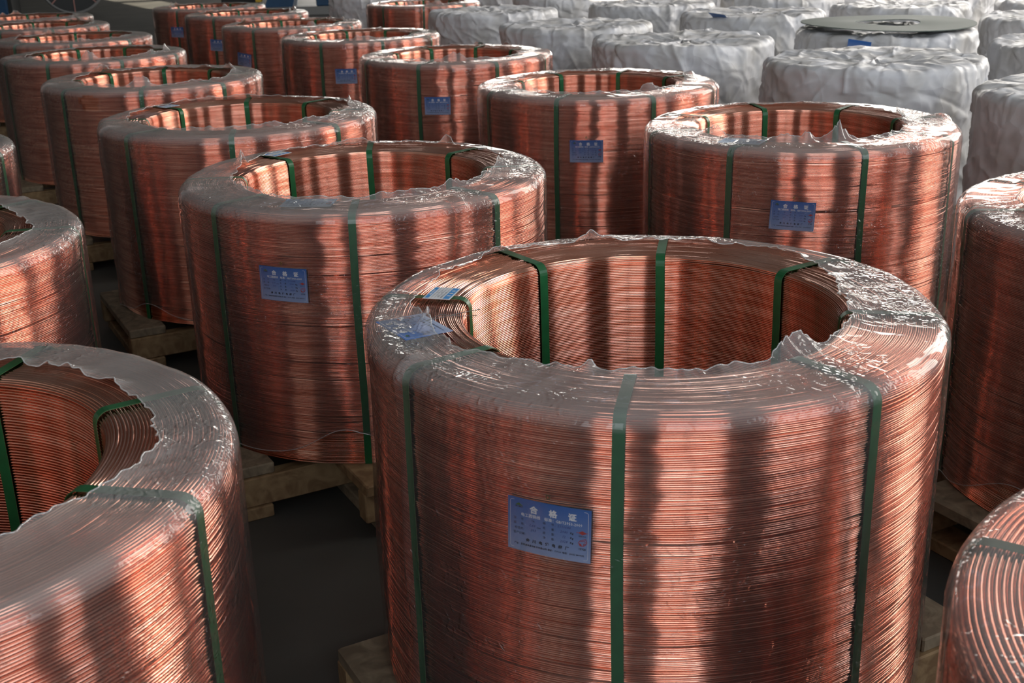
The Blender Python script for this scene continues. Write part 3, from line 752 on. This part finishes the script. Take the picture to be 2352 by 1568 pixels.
# ------------------------------------------------------------------ coils wrapped in white woven cloth
def wrap_mesh(seed, cols=400):
    k = seed * 13.7
    R, H = S * 1.0, HC
    th = np.linspace(0, 2 * np.pi, cols, endpoint=False)
    t1, t2, t3 = np.linspace(0, 1, 96), np.linspace(0, 1, 9)[1:], np.linspace(0, 1, 56)[1:]
    rc = 0.035
    r = np.concatenate([np.full(96, R), R - rc + rc * np.cos(t2 * np.pi / 2), (R - rc) * (1 - t3) + 0.002 * t3])
    z = np.concatenate([t1 * (H - rc), H - rc + rc * np.sin(t2 * np.pi / 2), np.full(55, H)])
    nr = np.concatenate([np.ones(96), np.cos(t2 * np.pi / 2), np.zeros(55)]); nz = np.concatenate([np.zeros(96), np.sin(t2 * np.pi / 2), np.ones(55)])
    r, z, nr, nz = [a[:, None] for a in (r, z, nr, nz)]
    cx, cy = np.cos(th)[None, :], np.sin(th)[None, :]
    X, Y, Z = r * cx, r * cy, z + 0 * cx
    wx = X + 0.05 * perlin(X * 3 + k, Y * 3, Z * 3); wy = Y + 0.05 * perlin(X * 3, Y * 3 + k, Z * 3); wz = Z + 0.05 * perlin(X * 3, Y * 3, Z * 3 + k)
    def vee(f, sx, sy, sz, q): return np.abs(perlin(wx * f * sx + k + q, wy * f * sy, wz * f * sz))
    off = 0.024 + 0.005 * perlin(X * 2.5 + k, Y * 2.5, Z * 3) - 0.026 * vee(2.6, 1, 1, 1.2, 0) - 0.018 * vee(5.2, 1.1, .9, .8, 5) - 0.010 * vee(10, 1, 1, 1, 9)
    rng = np.random.default_rng(seed + 900)
    for q in range(150):                                  # long sharp creases pulled across the cloth
        on_top = q % 4 == 0
        a = rng.uniform(0, 2 * np.pi)
        if on_top:
            rr = R * math.sqrt(rng.uniform(0.02, 1)); c = np.array([rr * math.cos(a), rr * math.sin(a), H]); nrm = np.array([0, 0, 1.0])
            b = a + rng.normal(0, 0.6); tv = np.array([math.cos(b), math.sin(b), 0])
        else:
            c = np.array([R * math.cos(a), R * math.sin(a), rng.uniform(0.05, H)]); nrm = np.array([math.cos(a), math.sin(a), 0])
            b = rng.choice([-1, 1]) * rng.uniform(0.3, 1.3); tv = np.array([-math.sin(a) * math.cos(b), math.cos(a) * math.cos(b), math.sin(b)])
        L, w_, amp = rng.uniform(0.06, 0.26), rng.uniform(0.008, 0.018), rng.choice([-0.8, 1.0]) * rng.uniform(0.007, 0.016)
        rel = [X - c[0], Y - c[1], Z - c[2]]
        al = rel[0] * tv[0] + rel[1] * tv[1] + rel[2] * tv[2]; dn = rel[0] * nrm[0] + rel[1] * nrm[1] + rel[2] * nrm[2]
        bv = np.cross(nrm, tv); pp = np.abs(rel[0] * bv[0] + rel[1] * bv[1] + rel[2] * bv[2] + 0.12 * al * al / L)
        off = off + amp * np.exp(-pp / w_) * np.clip(1 - (al / L) ** 2, 0, 1) * (np.abs(dn) < 0.12)
    off = np.maximum(off, -0.004)
    Rr = r + nr * off
    # cloth drawn tight over the open middle sags
    top = nz > 0.99
    sag = np.where(top, 0.028 * np.clip((0.62 * S - r) / (0.35 * S), 0, 1) ** 1.0, 0)
    gather = np.where(top, 0.009 * np.clip(1 - r / (S * .95), 0, 1) * np.sin(th[None, :] * 13 + 4 * perlin(X * 3, Y * 3, k)), 0)
    Zz = z + nz * off - sag + gather
    P = np.stack([Rr * cx, Rr * cy, np.maximum(Zz, 0.0)], -1)
    return grid_mesh('cloth_wrap', P, True, False, MT['fabric'])
WRAP = [wrap_mesh(k) for k in range(4)]
HANG = MB(); HANG.box(-CW / 2, CW / 2, -.0006, 0, -CH, 0)
HANG_ME = HANG.mesh('certificate_card', MT['card'])
nwrap = 0
def wrapped(x, y, label, short, card=None, scale=1.0):
    global nwrap
    px, py = x * S, y * S
    pallet(px, py, 'wooden pallet under the ' + short)
    root = empty('wrapped_coil', (px, py, PALLET_H))
    tag(root, label, 'wrapped coil', 'coils wrapped in white woven cloth')
    o = link('cloth_wrap', WRAP[nwrap % 4], root); o.rotation_euler = (0, 0, nwrap * 2.1)
    m = MB()
    n = 64
    for k in range(n):                                   # green strap around the foot of the cloth
        a0, a1 = 2 * math.pi * k / n, 2 * math.pi * (k + 1) / n
        m.add([((S * 1.055) * math.cos(a), (S * 1.055) * math.sin(a), z) for z in (.03, .055) for a in (a0, a1)], [(0, 1, 3, 2)])
    m.build('strap', MT['strap'], root)
    if card:
        deg, r, z, tilt, rot = card
        c = link('certificate_card', HANG_ME, root); a = math.radians(deg)
        c.location = (r * S * math.cos(a), r * S * math.sin(a), z); c.rotation_euler = (tilt, rot, a + math.pi / 2)
        c['label'] = 'blue certificate card hanging on the cloth'
    nwrap += 1
    return root
wrapped(3.484, 11.40, 'white wrapped coil with star-shaped creases on top, right beside the curled-flap copper coil', 'star-creased wrapped coil')
wrapped(2.03, 13.83, 'white wrapped coil between the star-creased one and the coil with upturned cloth corner', 'wrapped coil past the star-creased one')
wrapped(.97, 16.28, 'white wrapped coil with an upturned bright cloth corner, two past the star-creased one', 'wrapped coil two past the star-creased one')
wrapped(-.15, 19.40, 'white wrapped coil right beside the copper coil among the wrapped ones', 'wrapped coil beside the lone copper coil')
wrapped(4.48, 14.3, 'white wrapped coil carrying the flat grey ring, blue card below it', 'wrapped coil with the grey ring', card=(-121, 1.075, HC - .012, .05, .12))
wrapped(3.58, 17.55, 'white wrapped coil with a blue card folded over its rim, next past ring-carrying one', 'wrapped coil past the ring-carrying one', card=(-130, 1.03, HC + .035, 1.1, .1))
wrapped(2.42, 20.05, 'white wrapped coil catching a patch of sunlight on its top', 'sunlit wrapped coil')
wrapped(5.96, 18.40, 'white wrapped coil past the ring-carrying one, toward the windows', 'wrapped coil windowward of the ring-carrying one', card=(35, 1.0, HC + .03, 1.3, 0))
wrapped(7.13, 15.50, 'white wrapped coil with flat neat top, windowward of the ring-carrying one', 'flat-topped wrapped coil')
wrapped(6.05, 12.35, 'white wrapped coil with a shaded rumpled top, next to ring-carrying one on the window side', 'rumple-topped wrapped coil')
wrapped(4.60, 8.95, 'white wrapped coil with dusty rounded shoulder, next to the gathered-film copper coil', 'round-shouldered wrapped coil')
wrapped(-2.45, 24.6, 'white wrapped coil standing closest to the blue machine', 'wrapped coil by the blue machine')
for x, y, lab in ((1.2, 22.5, 'next past the sunlit one in its row'), (0.0, 24.9, 'two past the sunlit one in its row'),
                  (4.75, 20.9, 'two past the flat-topped one in its row'), (3.6, 23.3, 'three past the flat-topped one in its row'), (2.4, 25.7, 'four past the flat-topped one in its row'),
                  (8.4, 18.2, 'first in the row closest to the window wall'), (7.3, 20.9, 'second in the row closest to the window wall'), (6.1, 23.3, 'third in the row closest to the window wall')):
    wrapped(x, y, 'white wrapped coil ' + lab, 'wrapped coil ' + lab)

# flat ring lying on one wrapped coil
n = 96; Ro, Rh, T = S * .99, S * .37, .006
P = []
for r, z in ((Rh, 0), (Ro, 0), (Ro, T), (Rh, T)):
    P.append([(r * math.cos(2 * math.pi * k / n), r * math.sin(2 * math.pi * k / n), z + .006 * math.sin(2 * math.pi * k / n * 2 + 1)) for k in range(n)])
ring = link('flat_ring', grid_mesh('flat_ring', np.array(P), True, True, MT['disc'], smooth=False))
ring.location = (4.50 * S, 14.3 * S, Z_TOP + .050); ring.rotation_euler = (0.012, 0.008, 0)
tag(ring, 'thin grey-green flat ring lying on a white wrapped coil', 'ring')

# ------------------------------------------------------------------ far end of the hall
def reel(x, y, R, label):
    root = empty('cable_reel', (x, y, 0), math.radians(20)); tag(root, label, 'cable reel')
    for yy in (0.0, 0.75):
        m = MB(); m.cyl((0, yy - .03, R), (0, yy + .03, R), R - .05, 48)
        fl_ = m.build('flange', MT['blackp'], root)
        pts = [((R - .04) * math.cos(a), yy, R + (R - .04) * math.sin(a)) for a in np.linspace(0, 2 * math.pi, 65)]
        m = MB(); m.tube(pts, .04, 8); m.build('rim', MT['grey'], root, True)
        if yy == 0.0:
            for k in range(8):
                a = math.radians(-90 + 45 * k); d = Vector((math.cos(a), 0, math.sin(a))); s2 = Vector((-math.sin(a), 0, math.cos(a)))
                m = MB(); c0 = Vector((0, -.034, R))
                vs = [c0 + d * (R * q) + s2 * w + Vector((0, e, 0)) for e in (0, -.012) for q, w in ((.40, -.012), (.93, -.012), (.93, .012), (.40, .012))]
                m.add(vs, [(0, 1, 2, 3), (7, 6, 5, 4), (0, 4, 5, 1), (1, 5, 6, 2), (2, 6, 7, 3), (3, 7, 4, 0)])
                m.build('spoke', MT['pink'], root)
    m = MB(); m.cyl((0, 0, R), (0, .75, R), R * .5, 32); m.build('drum', MT['blackp'], root)
    m = MB(); m.cyl((0, -.08, R), (0, .83, R), .07, 20); m.build('hub', MT['grey'], root)
    return root
reel(-9.95, 28.6, .74, 'black cable reel with faded red spokes standing on the far floor')

def cabinet(x, y, rz, w, d, h, label):
    root = empty('machine_cabinet', (x, y, 0), rz); tag(root, label, 'cabinet')
    m = MB(); m.box(-w / 2, w / 2, -d / 2, d / 2, .1, h, .01); m.build('body', MT['blue'], root)
    m = MB(); m.box(-w / 2 + .02, w / 2 - .02, -d / 2 + .02, d / 2 - .02, 0, .1); m.build('plinth', MT['blackp'], root)
    m = MB(); m.box(w / 2, w / 2 + .09, -d / 2, d / 2, 0, h + .02, .005); m.build('side_post', MT['blackp'], root)
    for s2 in (-1, 1):
        m = MB(); m.box(s2 * w / 4 - w / 4 + .03, s2 * w / 4 + w / 4 - .03, -d / 2 - .015, -d / 2, .16, h - .06, .004); dr = m.build('door', MT['blue'], root)
        m = MB(); m.box(-s2 * -.04 - .01, -s2 * -.04 + .01, -d / 2 - .045, -d / 2 - .015, h * .5, h * .5 + .12, .003); m.build('handle', MT['grey'], dr)
    return root
cabinet(-11.5, 27.3, .12, 1.2, .7, 1.9, 'dark blue machine cabinet with a black side post near the reel')

def machine(x, y, rz):
    root = empty('wire_drawing_machine', (x, y, 0), rz); tag(root, 'blue wire drawing machine with dark rollers on the far floor', 'machine')
    m = MB(); m.box(-1.6, 1.6, -.45, .45, 0, .18, .01); m.build('base', MT['grey'], root)
    m = MB(); m.box(.55, 1.45, -.42, .42, .18, 1.5, .02); b = m.build('gear_housing', MT['blue'], root)
    m = MB(); m.box(.65, 1.35, -.45, -.42, .35, 1.3, .004); m.build('cover_panel', MT['blue'], b)
    m = MB()
    m.add([(-.55, -.4, .18), (.05, -.4, .18), (.30, -.4, 1.3), (-.10, -.4, 1.3), (-.55, .4, .18), (.05, .4, .18), (.30, .4, 1.3), (-.10, .4, 1.3)],
          [(0, 1, 2, 3), (7, 6, 5, 4), (0, 4, 5, 1), (1, 5, 6, 2), (2, 6, 7, 3), (3, 7, 4, 0)]); m.build('slanted_housing', MT['blue'], root)
    m = MB(); m.cyl((-1.1, -.5, .85), (-1.1, .3, .85), .42, 28); m.build('roller', MT['blackp'], root)
    m = MB(); m.cyl((-1.1, -.56, .85), (-1.1, -.5, .85), .12, 16); m.build('roller_hub', MT['grey'], root)
    m = MB(); m.box(-1.5, -.7, -.1, .4, .18, .6, .01); m.build('pedestal', MT['blackp'], root)
    m = MB(); m.box(-.72, -.60, -.45, -.2, .3, .9, .005); m.build('guard_post', MT['yellow'], root)
    return root
machine(-4.55, 26.6, .05)
